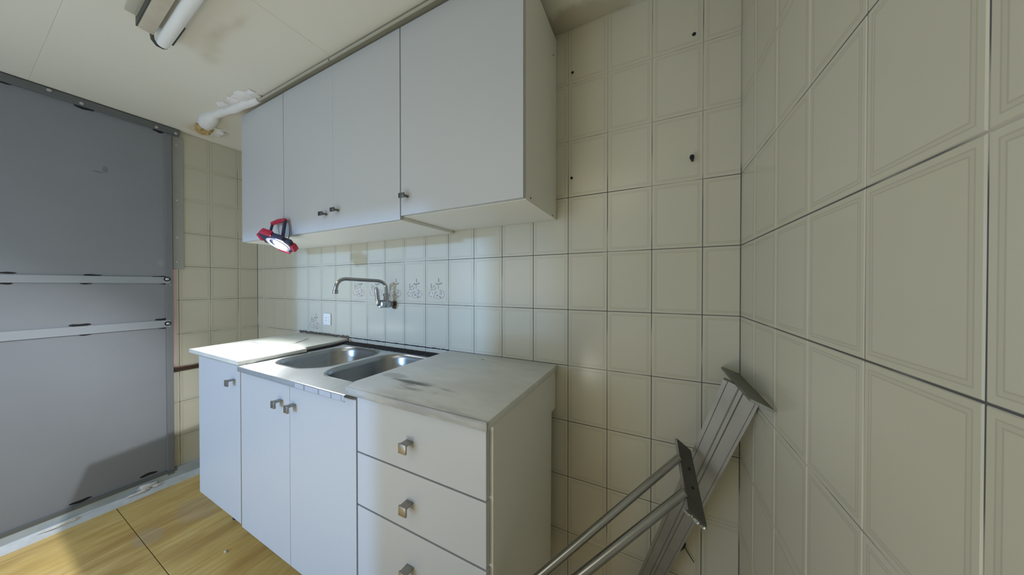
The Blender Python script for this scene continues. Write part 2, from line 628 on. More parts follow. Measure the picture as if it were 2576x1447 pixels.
def flower(tile, dark=1.0):
    def L(px, py):
        return ((px - 597) * PX, (1260 - py) * PX - TH / 2)
    groups = {'leaf': [], 'petal': [], 'rose': []}
    E = [('rose', 400, 900, 120, 85, 0), ('rose', 640, 980, 120, 75, .1), ('rose', 850, 890, 85, 110, .2), ('rose', 640, 840, 90, 80, 0),
         ('leaf', 680, 465, 22, 75, 0), ('leaf', 610, 590, 75, 24, .25), ('leaf', 745, 580, 95, 26, -.25), ('leaf', 665, 690, 12, 70, 0),
         ('leaf', 365, 640, 18, 75, .1), ('leaf', 480, 665, 65, 16, -.65), ('petal', 385, 720, 30, 35, .3), ('leaf', 540, 740, 14, 60, .4),
         ('petal', 400, 780, 95, 14, -.1), ('petal', 275, 910, 20, 60, .1), ('petal', 340, 1000, 55, 18, .2), ('petal', 490, 990, 18, 60, .2),
         ('leaf', 540, 880, 45, 14, -.7), ('petal', 430, 900, 30, 26, 0), ('leaf', 620, 965, 48, 30, 0), ('leaf', 740, 1015, 60, 22, .6),
         ('petal', 575, 1045, 40, 15, .5), ('petal', 690, 1070, 70, 10, 0), ('petal', 800, 1050, 55, 13, -.3), ('leaf', 790, 880, 18, 70, 0),
         ('petal', 870, 830, 35, 22, .5), ('petal', 910, 920, 16, 60, 0), ('petal', 860, 1000, 30, 20, -.4), ('leaf', 750, 800, 60, 12, -.2),
         ('petal', 720, 900, 40, 12, -.5), ('leaf', 600, 850, 50, 10, -.3), ('petal', 330, 860, 45, 12, -.4)]
    for g, cx, cy, rx, ry, a in E:
        groups[g].append((cx, cy, rx, ry, a))
    lay = {'rose': -.0003, 'petal': -.0005, 'leaf': -.0007}
    mb = MB()
    mats = ['rose', 'petal', 'leaf']
    for gi, g in enumerate(mats):
        for cx, cy, rx, ry, a in groups[g]:
            pts = []
            for k in range(10):
                t = k * 2 * math.pi / 10
                ex, ey = rx * math.cos(t), ry * math.sin(t)
                X, Z = L(cx + ex * math.cos(a) - ey * math.sin(a), cy + ex * math.sin(a) + ey * math.cos(a))
                pts.append((X, lay[g], Z))
            f = mb.poly(pts)
            f.material_index = gi
    return mb.build('floral_print', None, tile, loc=(0, 0, 0), mats=mats)


fm = None
for ci, r in ((8, 0), (9, 0), (10, 0), (11, 0), (12, 0), (15, -1)):
    t = PRINTED.get(('wall_back', ci, r))
    if t:
        if fm is None:
            fm = flower(t).data
        else:
            inst('floral_print', fm, t, (0, 0, 0))

# ------------------------------------------------------------------ left side: metal door, trims, skirting
door = tag(box('door_1', 'grey', (XL + .002, XL + .012, -1.75, -.478, .075, 2.285)),
           'grey painted sheet steel door with two flat rails and scorched welds', kind='structure')
X0 = XL + .012
for zz0, zz1, nm in ((1.298, 1.338, 0), (1.016, 1.062, 1)):
    rl = MB()
    y0, y1 = -1.75, -.462
    rl.box(X0, X0 + .012, y0, y1, zz0, zz1, bevel=.0015).build('rail', 'grey_light', door)
box('door_stile', 'grey_stile', (XL + .002, XL + .022, -.480, -.450, .06, 2.26), door, bevel=.002)
tp = MB().box(XL + .002, XL + .032, -1.75, -.418, 2.262, 2.299, bevel=.002)
tp.build('top_angle', 'grey_dark', door)
bt = MB().box(XL + .002, XL + .024, -1.75, -.44, .074, .094, bevel=.002).build('bottom_angle', 'grey_dark', door)
# weld scorch marks
for (yy, zz, ry, rz) in ((-.995, 2.262, .035, .006), (-.765, 2.258, .032, .007), (-.505, 2.258, .022, .008),
                         (-.745, 1.342, .03, .005), (-.985, 1.346, .03, .004), (-.50, 1.340, .035, .004), (-.765, 1.295, .02, .004), (-.985, 1.294, .02, .005), (-.48, 1.294, .02, .003),
                         (-.785, 1.068, .035, .008), (-.49, 1.068, .035, .008), (-.77, 1.012, .02, .003), (-.49, 1.012, .02, .003),
                         (-.79, .106, .035, .007), (-.555, .112, .035, .008)):
    mb = MB()
    pts = []
    for k in range(14):
        t = k * 2 * math.pi / 14
        q = 1 + .35 * math.sin(3 * t + yy * 40)
        pts.append((X0 + .0004, yy + ry * math.cos(t), zz + rz * math.sin(t) * q))
    mb.prism(pts, (.0012, 0, 0))
    mb.build('weld_scorch', 'scorch', door)


def bolt(x, y, z, r, h, parent, n=8, ring=True):
    mb = MB()
    mb.tube([(x, y, z), (x + h * .6, y, z), (x + h, y, z)], [r, r, r * .5], n)
    b = mb.build('bolt', 'bolt', parent, True)
    if ring:
        MB().tube([(x, y, z), (x + h * .25, y, z)], [r * 1.7, r * 1.7], 14).build('washer', 'scorch', b)


bolt(X0 + .012, -.476, 1.325, .0085, .010, door)
bolt(X0 + .012, -.474, 1.040, .0085, .010, door)
bolt(XL + .022, -.462, 1.288, .006, .012, door, ring=False)
bolt(XL + .032, -.868, 2.287, .008, .006, door, ring=False)
bolt(XL + .032, -.515, 2.272, .008, .006, door, ring=False)
bolt(XL + .032, -.435, 2.272, .008, .006, door, ring=False)
bolt(XL + .032, -.775, 2.272, .008, .006, door, ring=False)
# flat bar screwed beside the door
fb = tag(box('trim_1', 'grey_zinc', (XL - .001, XL + .007, -.446, -.397, 1.392, 2.262), bevel=.001),
         'grey flat metal bar bolted to the tiles beside the door', kind='structure')
box('end_cap', 'olive_lip', (XL, XL + .009, -.446, -.402, 2.264, 2.292), fb, bevel=.001)
for zz in (2.205, 1.845, 1.60, 1.44):
    bolt(XL + .007, -.427, zz, .006, .005, fb, ring=False)
tag(box('trim_2', 'pink', (XL - .001, XL + .005, -.449, -.432, .762, 1.390), bevel=.001),
    'thin pinkish edge strip between door and tiles', kind='structure')
# broken brown strip
tb = MB()
tb.box(XL - .001, XL + .010, -.445, -.02, .718, .742, bevel=.001)
t3 = tag(tb.build('trim_3', 'brown'), 'dark brown wooden strip across the left tiled wall', kind='structure')
pts = [(XL + .002, -.445, .742)]
n = 26
for k in range(n + 1):
    yy = -.445 + .425 * k / n
    pts.append((XL + .002, yy, .748 + random.uniform(-.002, .005)))
pts.append((XL + .002, -.02, .742))
MB().prism(pts, (.009, 0, 0)).build('strip_lip', 'brown_hi', t3)
# skirting with its splashed bead
bs = tag(box('baseboard_left', 'base', (XL - .001, XL + .020, -2.45, -.005, 0.0, .088), bevel=.003),
         'grey stone skirting under the metal door', kind='structure')
mb = MB()
prev = None
n = 60
ring = []
for k in range(n + 1):
    yy = -2.4 + 2.39 * k / n
    w = .030 + .006 * noise.noise(Vector((yy * 9, 0, 0)))
    hh = .034 + .008 * noise.noise(Vector((yy * 7, 3, 0)))
    ring.append([mb.bm.verts.new(p) for p in ((XL + .015, yy, .0), (XL + .020 + w, yy, .0), (XL + .020 + w * .6, yy, hh * .6), (XL + .019, yy, hh))])
for a, b in zip(ring, ring[1:]):
    for q in range(3):
        mb.bm.faces.new((a[q], a[q + 1], b[q + 1], b[q]))
mb.build('mortar_bead', 'bead', bs, True)
for i, (yy, zz, ry, rz) in enumerate(((-.565, .05, .045, .018), (-.60, .032, .05, .010), (-.53, .036, .018, .008), (-.83, .03, .04, .010), (-.87, .03, .05, .008))):
    MB().blob((XL + .030 + .006 * (zz < .04), yy, zz), (.007, ry * .8, rz * .8), seed=i + 3, amp=.7, sub=3).build('plaster_splash', 'white_plaster', bs, True)

# ------------------------------------------------------------------ wall cabinets
UY = -.330      # door faces


def handle_obj(parent, loc, mesh=[None], kind='upper'):
    """loc in world"""
    lp = world_of(parent).inverted() @ Vector(loc)
    key = kind
    if not isinstance(mesh[0], dict):
        mesh[0] = {}
    if key not in mesh[0]:
        mb = MB()
        if kind == 'upper':      # small plate carried on a stem at its right end
            mb.box(-.004, .004, -.022, 0, -.004, .004, bevel=.0008)
            mb.box(-.022, .006, -.027, -.021, -.009, .009, bevel=.001)
        else:                    # square pull: bent plate
            mb.box(-.013, .013, -.024, 0, .008, .013, bevel=.001)
            mb.box(-.015, .013, -.029, -.023, -.013, .014, bevel=.001)
        mb.bm.normal_update()
        o = mb.build('handle', 'knob_dark' if kind == 'upper' else 'knob', parent, True, loc=lp)
        mesh[0][key] = o.data
    else:
        o = inst('handle', mesh[0][key], parent, lp)
    return o


def wall_cabinet(x0, x1, z0, z1, doors, label):
    root = empty('wall_cabinet', ((x0 + x1) / 2, -.15, z0), label, 'cabinet', 'white cabinets hung on the back wall')
    t = .016
    yb, yf = -.003, UY + .0185
    box('side_panel', 'carcass', (x0, x0 + t, yf, yb, z0, z1), root, bevel=.0006)
    box('side_panel', 'carcass', (x1 - t, x1, yf, yb, z0, z1), root, bevel=.0006)
    box('bottom_panel', 'carcass', (x0 + t, x1 - t, yf, yb, z0, z0 + t), root, bevel=.0006)
    box('top_panel', 'carcass', (x0 + t, x1 - t, yf, yb, z1 - t, z1), root, bevel=.0006)
    box('back_panel', 'carcass', (x0 + t, x1 - t, yb - .004, yb, z0 + t, z1 - t), root)
    for (d0, d1, hx, hz) in doors:
        tight = (len(doors) == 2)
        g0 = .0003 if tight and d0 == -1.546 else .0013
        g1 = .0003 if tight and d1 == -1.546 else .0013
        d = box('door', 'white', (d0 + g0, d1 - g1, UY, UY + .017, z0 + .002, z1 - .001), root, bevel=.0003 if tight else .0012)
        if hx:
            handle_obj(d, (hx, UY, hz), kind='upper')
    return root


c1 = wall_cabinet(-1.122, -.602, 1.552, 2.278, [(-1.122, -.602, -1.083, 1.622)],
                  'white wall cabinet with bare side, nearest the right wall')
c2 = wall_cabinet(-1.958, -1.124, 1.538, 2.278, [(-1.546, -1.124, -1.505, 1.619), (-1.958, -1.546, -1.593, 1.611)],
                  'widest white wall cabinet, two doors, above the tap')
c3 = wall_cabinet(-2.415, -1.960, 1.538, 2.278, [(-2.415, -1.960, None, None)],
                  'narrow white wall cabinet nearest the grey door, behind the work lamp')
# screw-cover dots on the bare side panel
side = [o for o in c1.children if o.name.startswith('side_panel')][1]
for (yy, zz) in ((-.275, 1.566), (-.05, 1.560), (-.045, 2.19)):
    MB().tube([(-.602, yy, zz), (-.6008, yy, zz)], .0028, 8).build('screw', 'scorch', side)
# filler strip between doors and ceiling, recess shade put into its olive colour
fs = tag(box('trim_4', 'olive', (-2.16, -.602, -.345, -.300, 2.286, 2.3045)),
         'shade-toned olive filler strip between wall cabinets and ceiling', kind='structure')
box('filler_lip', 'olive_lip', (-1.535, -.602, -.350, -.344, 2.284, 2.290), fs)
box('filler_lip', 'olive_lip', (-2.16, -1.545, -.350, -.344, 2.285, 2.292), fs)

# plastered pipe along the ceiling
pp = empty('ceiling_pipe', (-2.40, -.36, 2.29), 'white plastered pipe running along the ceiling edge left of the wall cabinets', 'pipe')
mb = MB()
path = [(-2.17 - .055 * k, -.345 - .006 * k + .003 * math.sin(k * 2), 2.296 + .003 * math.sin(k)) for k in range(0, 9)]
mb.tube(path, [.016, .020, .024, .021, .022, .019, .021, .020, .018], 14)
mb.build('pipe_run', 'white_plaster', pp, True)
mb = MB()
mb.tube([(-2.585, -.385, 2.300), (-2.62, -.388, 2.296), (-2.68, -.388, 2.290), (-2.74, -.380, 2.290), (-2.79, -.368, 2.297)], [.020, .033, .039, .037, .024], 18)
mb.build('pipe_elbow', 'white_plaster', pp, True)
for i, (a, b, c, r) in enumerate(((-2.16, -.375, 2.303, .030), (-2.24, -.392, 2.303, .034), (-2.32, -.395, 2.303, .028), (-2.42, -.405, 2.303, .026), (-2.85, -.31, 2.304, .055))):
    MB().blob((a, b, c), (r * 1.5, r, r * .35), seed=i, amp=.5, sub=3).build('plaster_lump', 'white_plaster', pp, True)
mb = MB()
for i, (a, b, c, r) in enumerate(((-2.83, -.380, 2.290, .026), (-2.875, -.368, 2.284, .022), (-2.85, -.350, 2.278, .020), (-2.82, -.352, 2.293, .028))):
    mb.blob((a, b, c), (r, r, r * .8), seed=i + 9, amp=.6)
tag(mb.build('foam_lump', 'foam', None, True), 'yellow expanding foam lump on the ceiling at the pipe end', 'foam')

# ------------------------------------------------------------------ base cabinets
LY = -.530


def legs(root, x0, x1, z0, fy=-.355):
    first = None
    for lx in (x0 + .05, x1 - .05):
        for ly in (fy, -.10):
            if first is None:
                mb = MB()
                mb.tube([(0, 0, 0), (0, 0, .012), (0, 0, .014), (0, 0, z0)], [.026, .026, .016, .016], 12)
                first = mb.build('leg', 'black', root, True, loc=world_of(root).inverted() @ Vector((lx, ly, 0)))
            else:
                inst('leg', first.data, root, world_of(root).inverted() @ Vector((lx, ly, 0)))


def carcass(root, x0, x1, z0, z1, top=True, right_notch=False, zr=None):
    t = .016
    yb, yf = -.006, LY + .0185
    box('side_panel', 'carcass', (x0, x0 + t, yf, yb, z0, z1), root, bevel=.0006)
    if right_notch:
        pts = [(x1 - t, yf, z0), (x1 - t, -.066, z0), (x1 - t, -.056, .785), (x1 - t, yb, .785), (x1 - t, yb, z1), (x1 - t, yf, z1)]
        MB().prism(pts, (t, 0, 0)).build('side_panel', 'carcass', root)
    else:
        box('side_panel', 'carcass', (x1 - t, x1, yf, yb, z0, zr or z1), root, bevel=.0006)
    box('bottom_panel', 'carcass', (x0 + t, x1 - t, yf, -.07, z0, z0 + t), root, bevel=.0006)
    box('back_panel', 'carcass', (x0 + t, x1 - t, -.074, -.070, z0 + t, z1 - .02), root)
    if top:
        box('top_panel', 'carcass', (x0 + t, x1 - t, yf, -.075, z1 - t, z1), root)


b1 = empty('base_cabinet', (-2.13, -.27, 0), 'narrow single-door white base cabinet under the brightly lit worktop', 'cabinet', 'white base cabinets')
carcass(b1, -2.355, -1.896, .215, .936)
legs(b1, -2.355, -1.896, .215, -.392)
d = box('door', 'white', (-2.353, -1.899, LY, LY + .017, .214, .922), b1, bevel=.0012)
handle_obj(d, (-1.958, LY, .845), kind='lower')

b2 = empty('base_cabinet', (-1.49, -.27, 0), 'white two-door base cabinet under the steel sink', 'cabinet', 'white base cabinets')
carcass(b2, -1.893, -1.102, .205, .922, top=False, zr=.77)
legs(b2, -1.893, -1.102, .205)
box('front_rail', 'carcass', (-1.876, -1.104, -.511, -.496, .86, .9345), b2)
for (d0, d1, hx) in ((-1.892, -1.495, -1.556), (-1.495, -1.103, -1.463)):
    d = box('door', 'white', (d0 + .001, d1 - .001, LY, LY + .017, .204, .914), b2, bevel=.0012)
    handle_obj(d, (hx, LY, .824), kind='lower')

b3 = empty('drawer_cabinet', (-.86, -.27, 0), 'white drawer cabinet under the stained grey worktop', 'cabinet', 'white base cabinets')
carcass(b3, -1.099, -.604, .205, .936, right_notch=True)
legs(b3, -1.099, -.604, .205)
for (z0, z1, hz) in ((.7525, .925, .830), (.5825, .7475, .656), (.205, .5765, .470)):
    d = box('drawer', 'white', (-1.097, -.613, LY, LY + .017, z0, z1), b3, bevel=.0012)
    handle_obj(d, (-.868, LY, hz), kind='lower')

# ------------------------------------------------------------------ worktops, sink
pts = [(-.597, 0), (-.597, -.551), (-1.122, -.551), (-1.150, -.50), (-1.155, 0)]
mb = MB().prism([(a, b - .002, .9375) for a, b in pts], (0, 0, .0240), bevel=.003)
tag(mb.build('worktop', 'marble_r', None, True), 'grey marble worktop with black smears above the drawers', 'worktop')
pts = [(-1.852, -.553), (-2.395, -.553), (-2.455, -.004), (-1.935, -.004), (-1.905, -.12), (-1.893, -.27), (-1.862, -.275)]
mb = MB().prism([(a, b, .9375) for a, b in pts], (0, 0, .0195), bevel=.002)
tag(mb.build('worktop', 'marble_l', None, True), 'thin pale marble worktop lit by the lamp, left of the sink', 'worktop')
pts = [(-2.40, -.165), (-2.13, -.125), (-2.05, -.235), (-2.085, -.315), (-2.30, -.33)]
mb = MB().prism([(a, b, .9572) for a, b in pts], (0, 0, .006), bevel=.001)
tag(mb.build('marble_offcut', 'offcut'), 'thin grey-green slab piece lying on the pale left worktop', 'slab')

sink = empty('sink', (-1.5, -.3, .935), 'double-bowl stainless steel sink between the two marble worktops', 'sink')
ZS = .9365


def rrect(cx, cy, hx, hy, r, n=8, z=0.0, taper=1.0):
    pts = []
    for (sx, sy, a0) in ((1, 1, 0), (-1, 1, math.pi / 2), (-1, -1, math.pi), (1, -1, 3 * math.pi / 2)):
        for k in range(n + 1):
            a = a0 + k * math.pi / 2 / n
            pts.append((cx + sx * (hx - r) + r * math.cos(a), cy + sy * (hy - r) + r * math.sin(a), z))
    return pts


BOWLS = [(-1.660, -.270, .168, .182, .105), (-1.283, -.274, .168, .186, .105)]
mb = MB()
bm = mb.bm
outer = [bm.verts.new(p) for p in ((-1.846, -.552, ZS), (-1.103, -.552, ZS), (-1.103, -.050, ZS), (-1.905, -.050, ZS), (-1.897, -.272, ZS), (-1.846, -.275, ZS))]
edges = [bm.edges.new((outer[i], outer[(i + 1) % 6])) for i in range(6)]
for (cx, cy, hx, hy, r) in BOWLS:
    v = [bm.verts.new(p) for p in rrect(cx, cy, hx + .012, hy + .012, r + .01, z=ZS)]
    edges += [bm.edges.new((v[i], v[(i + 1) % len(v)])) for i in range(len(v))]
bmesh.ops.triangle_fill(bm, use_beauty=True, use_dissolve=False, edges=edges)
mb.build('deck', 'steel', sink)
# folded front apron
mb = MB()
prof = [(-.552, ZS), (-.556, ZS - .001), (-.558, ZS - .004), (-.558, ZS - .021), (-.553, ZS - .021)]
ra = [[mb.bm.verts.new((xx, p[0], p[1])) for p in prof] for xx in (-1.846, -1.1225)]
for i in range(len(prof) - 1):
    mb.bm.faces.new((ra[0][i], ra[0][i + 1], ra[1][i + 1], ra[1][i]))
mb.build('apron', 'steel', sink, True)
for (cx, cy, hx, hy, r) in BOWLS:
    mb = MB()
    lv = [(.012, .01, ZS), (.006, .006, ZS + .0015), (0, 0, ZS - .003), (-.004, 0, ZS - .02), (-.014, 0, ZS - .11), (-.030, -.01, ZS - .138), (-.058, -.03, ZS - .15), (-.120, -.07, ZS - .153)]
    rings = []
    for off, dr, z in lv:
        rings.append([mb.bm.verts.new(p) for p in rrect(cx, cy, hx + off, hy + off, max(.02, r + dr), z=z)])
    for a, b in zip(rings, rings[1:]):
        for i in range(len(a)):
            mb.bm.faces.new((a[i], a[(i + 1) % len(a)], b[(i + 1) % len(a)], b[i]))
    mb.bm.faces.new(rings[-1])
    bw = mb.build('bowl', 'bowl', sink, True)
    MB().tube([(cx, cy, ZS - .1525), (cx, cy, ZS - .150), (cx, cy, ZS - .1515)], [.040, .038, .020], 20).build('drain', 'dark_chrome', bw, True)
for i, (a, b) in enumerate(((-1.40, -1.345), (-1.335, -1.26), (-1.25, -1.19), (-1.18, -1.135))):
    box('film_sticker', 'sticker', (a, b, -.5589, -.5581, ZS - .019, ZS - .002), sink)


# ragged tile marks, and black strips painting the shaded gaps round the sink
def ragged(name, mat, x0, x1, yz0, yz1, amp, th, label, cat, n=220, seed=1.0, vertical=True):
    mb = MB()
    pr = None
    for k in range(n + 1):
        f = k / n
        x = x0 + (x1 - x0) * f
        a = amp * noise.noise(Vector((x * 26, seed, 0))) + amp * 1.1 * noise.noise(Vector((x * 110, seed, 5)))
        b = amp * noise.noise(Vector((x * 23, seed + 9, 0))) + amp * 1.0 * noise.noise(Vector((x * 95, seed + 4, 5)))
        if vertical:
            q = [(x, -.0005, yz0 + b), (x, -.0005, yz1 + a), (x, -th, yz1 + a), (x, -th, yz0 + b)]
        else:
            q = [(x, yz0 + b, ZS + .0004), (x, yz1 + a, ZS + .0004), (x, yz1 + a, ZS + th), (x, yz0 + b, ZS + th)]
        v = [mb.bm.verts.new(p) for p in q]
        if pr:
            for i in range(4):
                mb.bm.faces.new((pr[i], pr[(i + 1) % 4], v[(i + 1) % 4], v[i]))
        else:
            mb.bm.faces.new(v)
        pr = v
    mb.bm.faces.new(pr[::-1])
    return tag(mb.build(name, mat), label, cat)


ragged('gap_shade_band', 'grime_shade', -1.899, -1.158, -.062, -.010, .006, .006,
       'ragged black band standing in for the dark gap behind the sink', 'gap shade', vertical=False)
ragged('grout_crack', 'grime_shade', -1.94, -1.157, .9605, .9655, .0022, .0015,
       'thin dark crack along the tiles behind the sink', 'crack', seed=4.0)
ragged('mortar_streak', 'mortar', -2.47, -1.93, .9575, .971, .0055, .002,
       'crumbling brown mortar along the wall behind the pale worktop', 'mortar', seed=7.0)
mb = MB()  # black strip painting the shaded gap beside the left worktop
pts = [(-1.930, -.020), (-1.9035, -.12), (-1.8905, -.268), (-1.866, -.272), (-1.872, -.12), (-1.898, -.045), (-1.902, -.02)]
mb.prism([(a, b, ZS + .0006) for a, b in pts], (0, 0, .008))
tag(mb.build('gap_shade_strip', 'grime_shade'), 'black strip standing in for the dark gap between sink and pale left worktop', 'gap shade')

# ------------------------------------------------------------------ tap
tap = empty('tap', (-1.542, 0, 1.178), 'chrome wall-mounted mixer tap with long swivel spout over the sink', 'tap')
TX, TZ = -1.542, 1.182
MB().tube([(TX, .004, TZ), (TX, -.020, TZ), (TX, -.021, TZ), (TX, -.030, TZ)], [.013, .013, .018, .018], 16).build('wall_union', 'dark_chrome', tap, True)
MB().tube([(TX, -.028, TZ), (TX, -.034, TZ + .001), (TX, -.064, TZ + .003), (TX, -.068, TZ + .003), (TX, -.069, TZ + .003), (TX, -.088, TZ + .004), (TX, -.092, TZ + .004)],
          [.016, .021, .021, .019, .0215, .0215, .014], 18).build('valve_body', 'chrome', tap, True)
MB().tube([(TX, -.048, TZ + .014), (TX, -.048, TZ + .045), (TX, -.048, TZ + .046), (TX, -.048, TZ + .058), (TX, -.048, TZ + .060)],
          [.014, .013, .0165, .0165, .010], 16).build('spout_collar', 'chrome', tap, True)
path = [Vector((TX, -.048, TZ + .055)), Vector((TX, -.048, TZ + .075))]
d = Vector((-.085, -.245, 0)).normalized()
b0 = Vector((TX, -.048, TZ + .085))
for k in range(1, 8):
    a = k * math.pi / 2 / 7
    path.append(b0 + d * .045 * (1 - math.cos(a)) + Vector((0, 0, .042 * math.sin(a))))
e0 = b0 + d * .045 + Vector((0, 0, .042))
e1 = e0 + d * .150 + Vector((0, 0, .008))
path += [e0.lerp(e1, .5), e1]
for k in range(1, 8):
    a = k * math.radians(80) / 7
    path.append(e1 + d * .042 * math.sin(a) + Vector((0, 0, -.046 * (1 - math.cos(a)))))
tip = path[-1] + Vector((0, 0, -.020)) + d * .003
path.append(tip)
MB().tube(path, .0088, 16).build('spout', 'chrome', tap, True)
MB().tube([tip + Vector((0, 0, .006)), tip, tip + Vector((0, 0, -.014)), tip + Vector((0, 0, -.015))], [.0105, .0118, .0118, .009], 16).build('aerator', 'chrome', tap, True)
mb = MB()
mb.tube([(TX - .002, -.093, TZ - .004), (TX - .003, -.096, TZ + .006), (TX - .005, -.100, TZ + .045), (TX - .007, -.104, TZ + .085), (TX - .007, -.105, TZ + .094)],
        [.008, .0115, .0105, .0095, .005], 14)
mb.build('lever', 'chrome', tap, True)
# broken hole round the tap
mb = MB()
pts = []
for k in range(18):
    a = k * 2 * math.pi / 18
    r = .022 + .012 * noise.noise(Vector((math.cos(a) * 2, math.sin(a) * 2, 1)))
    pts.append((TX + .006 + r * math.cos(a) * .9, -.0006, TZ - .006 + r * math.sin(a)))
mb.prism(pts, (0, -.0016, 0))
tag(mb.build('broken_hole', 'mortar'), 'dark broken hole in the tiles round the tap inlet', 'hole')

# socket
so = empty('wall_socket', (-2.145, 0, 1.065), 'small white wall socket on the tiles left of the tap', 'socket')
MB().box(-2.183, -2.107, -.009, -.0005, 1.027, 1.103, bevel=.004).build('cover_plate', 'socket', so, True)
MB().box(-2.168, -2.122, -.0115, -.008, 1.042, 1.088, bevel=.0015).build('socket_insert', 'socket', so, True)
for zz in (1.058, 1.075):
    MB().tube([(-2.145, -.0105, zz), (-2.145, -.0120, zz)], .0032, 8).build('pin_hole', 'scorch', so)

# anchors and holes on the back wall, cable stub
for i, (x, z, r, lab) in enumerate(((-.128, 2.122, .006, 'dark plug hole high on the back wall near the right corner'),
                                    (-.537, 2.130, .0055, 'dark plug hole high beside the wall cabinet top'),
                                    (-.540, 1.713, .0055, 'dark plug hole low beside the wall cabinet side'))):
    tag(MB().tube([(x, .001, z), (x, -.0012, z), (x, -.0014, z)], [r, r, r * .6], 10).build('wall_plug', 'scorch', None, True), lab, 'plug', 'plug holes in the back wall')
wp = empty('wall_screw', (-.131, 0, 1.703), 'black screw plug sticking out of the tiles near the right corner', 'screw')
MB().tube([(-.131, .001, 1.703), (-.134, -.018, 1.706), (-.135, -.020, 1.706)], [.0042, .0045, .003], 10).build('plug_sleeve', 'black', wp, True)
MB().tube([(-.134, -.017, 1.706), (-.135, -.026, 1.708)], [.007, .0065], 8).build('screw_head', 'scorch', wp, True)
cs = empty('cable_stub', (-.165, 0, .395), 'short black cable stub on the tiles behind the aluminium post', 'cable')
MB().tube([(-.149, .001, .408), (-.155, -.006, .399), (-.166, -.008, .383), (-.171, -.008, .373)], [.006, .008, .006, .003], 10).build('cable_sheath', 'black', cs, True)
MB().tube([(-.151, -.003, .402), (-.143, -.008, .389), (-.128, -.010, .368), (-.122, -.010, .361)], .0016, 6).build('cable_wire', 'black', cs, True)

# ------------------------------------------------------------------ work lamp
LC = Vector((-1.905, -.385, 1.497))
u = Vector((.147, .080, -.057)).normalized()
n_ = Vector((.036, -.60, -.75))
n_ = (n_ - u * n_.dot(u)).normalized()      # direction the lamp shines
v_ = n_.cross(u).normalized()
lamp = empty('work_lamp', LC, 'red and black LED work lamp glowing below the wall cabinet doors', 'lamp')


def lp(a, b, c):
    return LC + u * a + v_ * b + n_ * c


def lbox(mb, a0, a1, b0, b1, c0, c1, bevel=0.0):
    bb = MB().box(a0, a1, b0, b1, c0, c1, bevel=bevel).bm
    mat = Matrix((u.to_4d(), v_.to_4d(), n_.to_4d(), (0, 0, 0, 1))).transposed()
    mat[3][0] = mat[3][1] = mat[3][2] = 0
    mat[0][3], mat[1][3], mat[2][3], mat[3][3] = LC.x, LC.y, LC.z, 1
    bb.transform(mat)
    me = bpy.data.meshes.new('tmp')
    bb.to_mesh(me)
    mb.bm.from_mesh(me)
    bpy.data.meshes.remove(me)
    return mb


mb = MB()
lbox(mb, -.076, .078, -.036, .038, -.022, .006, .008)
lbox(mb, -.036, .050, -.056, .052, -.018, .005, .006)
mb.build('lamp_body', 'navy', lamp, True)
for (a, b, ra, rb) in ((-.080, .002, .008, .022), (.083, -.004, .008, .020), (-.030, .052, .026, .008), (.016, -.056, .030, .006)):
    mb = MB()
    lbox(mb, a - ra, a + ra, b - rb, b + rb, -.020, .010, .0055)
    mb.build('bumper', 'red', lamp, True)
mb = MB()
rings = []
for (r, c) in ((.040, .008), (.041, .012), (.034, .013), (.030, .009)):
    rings.append([mb.bm.verts.new(lp(.012 + r * 1.35 * math.cos(k * math.pi / 12), r * math.sin(k * math.pi / 12), c)) for k in range(24)])
for a, b in zip(rings, rings[1:]):
    for k in range(24):
        mb.bm.faces.new((a[k], a[(k + 1) % 24], b[(k + 1) % 24], b[k]))
mb.build('lens_ring', 'lens', lamp, True)
mb = MB()
mb.poly([lp(.026 + .032 * math.cos(k * math.pi / 12), .031 * math.sin(k * math.pi / 12), .0115) for k in range(24)])
mb.build('led_panel', 'led', lamp)
# folding handle above
gl, gr = Vector((-2.020, -.352, 1.606)), Vector((-1.905, -.350, 1.612))
al, ar = lp(-.060, .012, -.02), lp(.060, .012, -.02)
al, ar = Vector((-2.005, -.375, 1.530)), Vector((-1.885, -.372, 1.500))
MB().tube([al, gl], .006, 10).build('handle_arm', 'navy', lamp, True)
MB().tube([ar, gr], .0075, 10).build('handle_arm', 'navy', lamp, True)
MB().tube([gl + (gl - gr) * .06, gl, gl.lerp(gr, .5) + Vector((0, 0, .004)), gr, gr + (gr - gl) * .06], [.006, .010, .0105, .0105, .006], 12).build('grip', 'red', lamp, True)
MB().tube([gr + Vector((.008, .010, -.003)), gr + Vector((.014, .012, -.03)), gr + Vector((.016, .012, -.07)), gr + Vector((.008, .008, -.10))], .002, 6).build('hook_wire', 'grey_dark', lamp, True)
sp = light('work_lamp_beam', 'SPOT', tuple(lp(.022, 0, .016)), 62.0, (0.95, 0.98, 1.0),
           target=tuple(lp(.022, 0, .016) + Vector((-.32, -.62, -.78))), spot_size=math.radians(116), spot_blend=0.6, shadow_soft_size=.010)

# ------------------------------------------------------------------ fluorescent light
fl = empty('ceiling_light', (-1.4, -.76, ZC), 'old fluorescent tube fitting with white tube on the ceiling', 'ceiling light')
fx0, fx1 = -1.985, -.75
sk = -.03 / 1.2      # slight skew across the room


def sx(x):
    return -.762 + (x + 1.985) * (-.045)


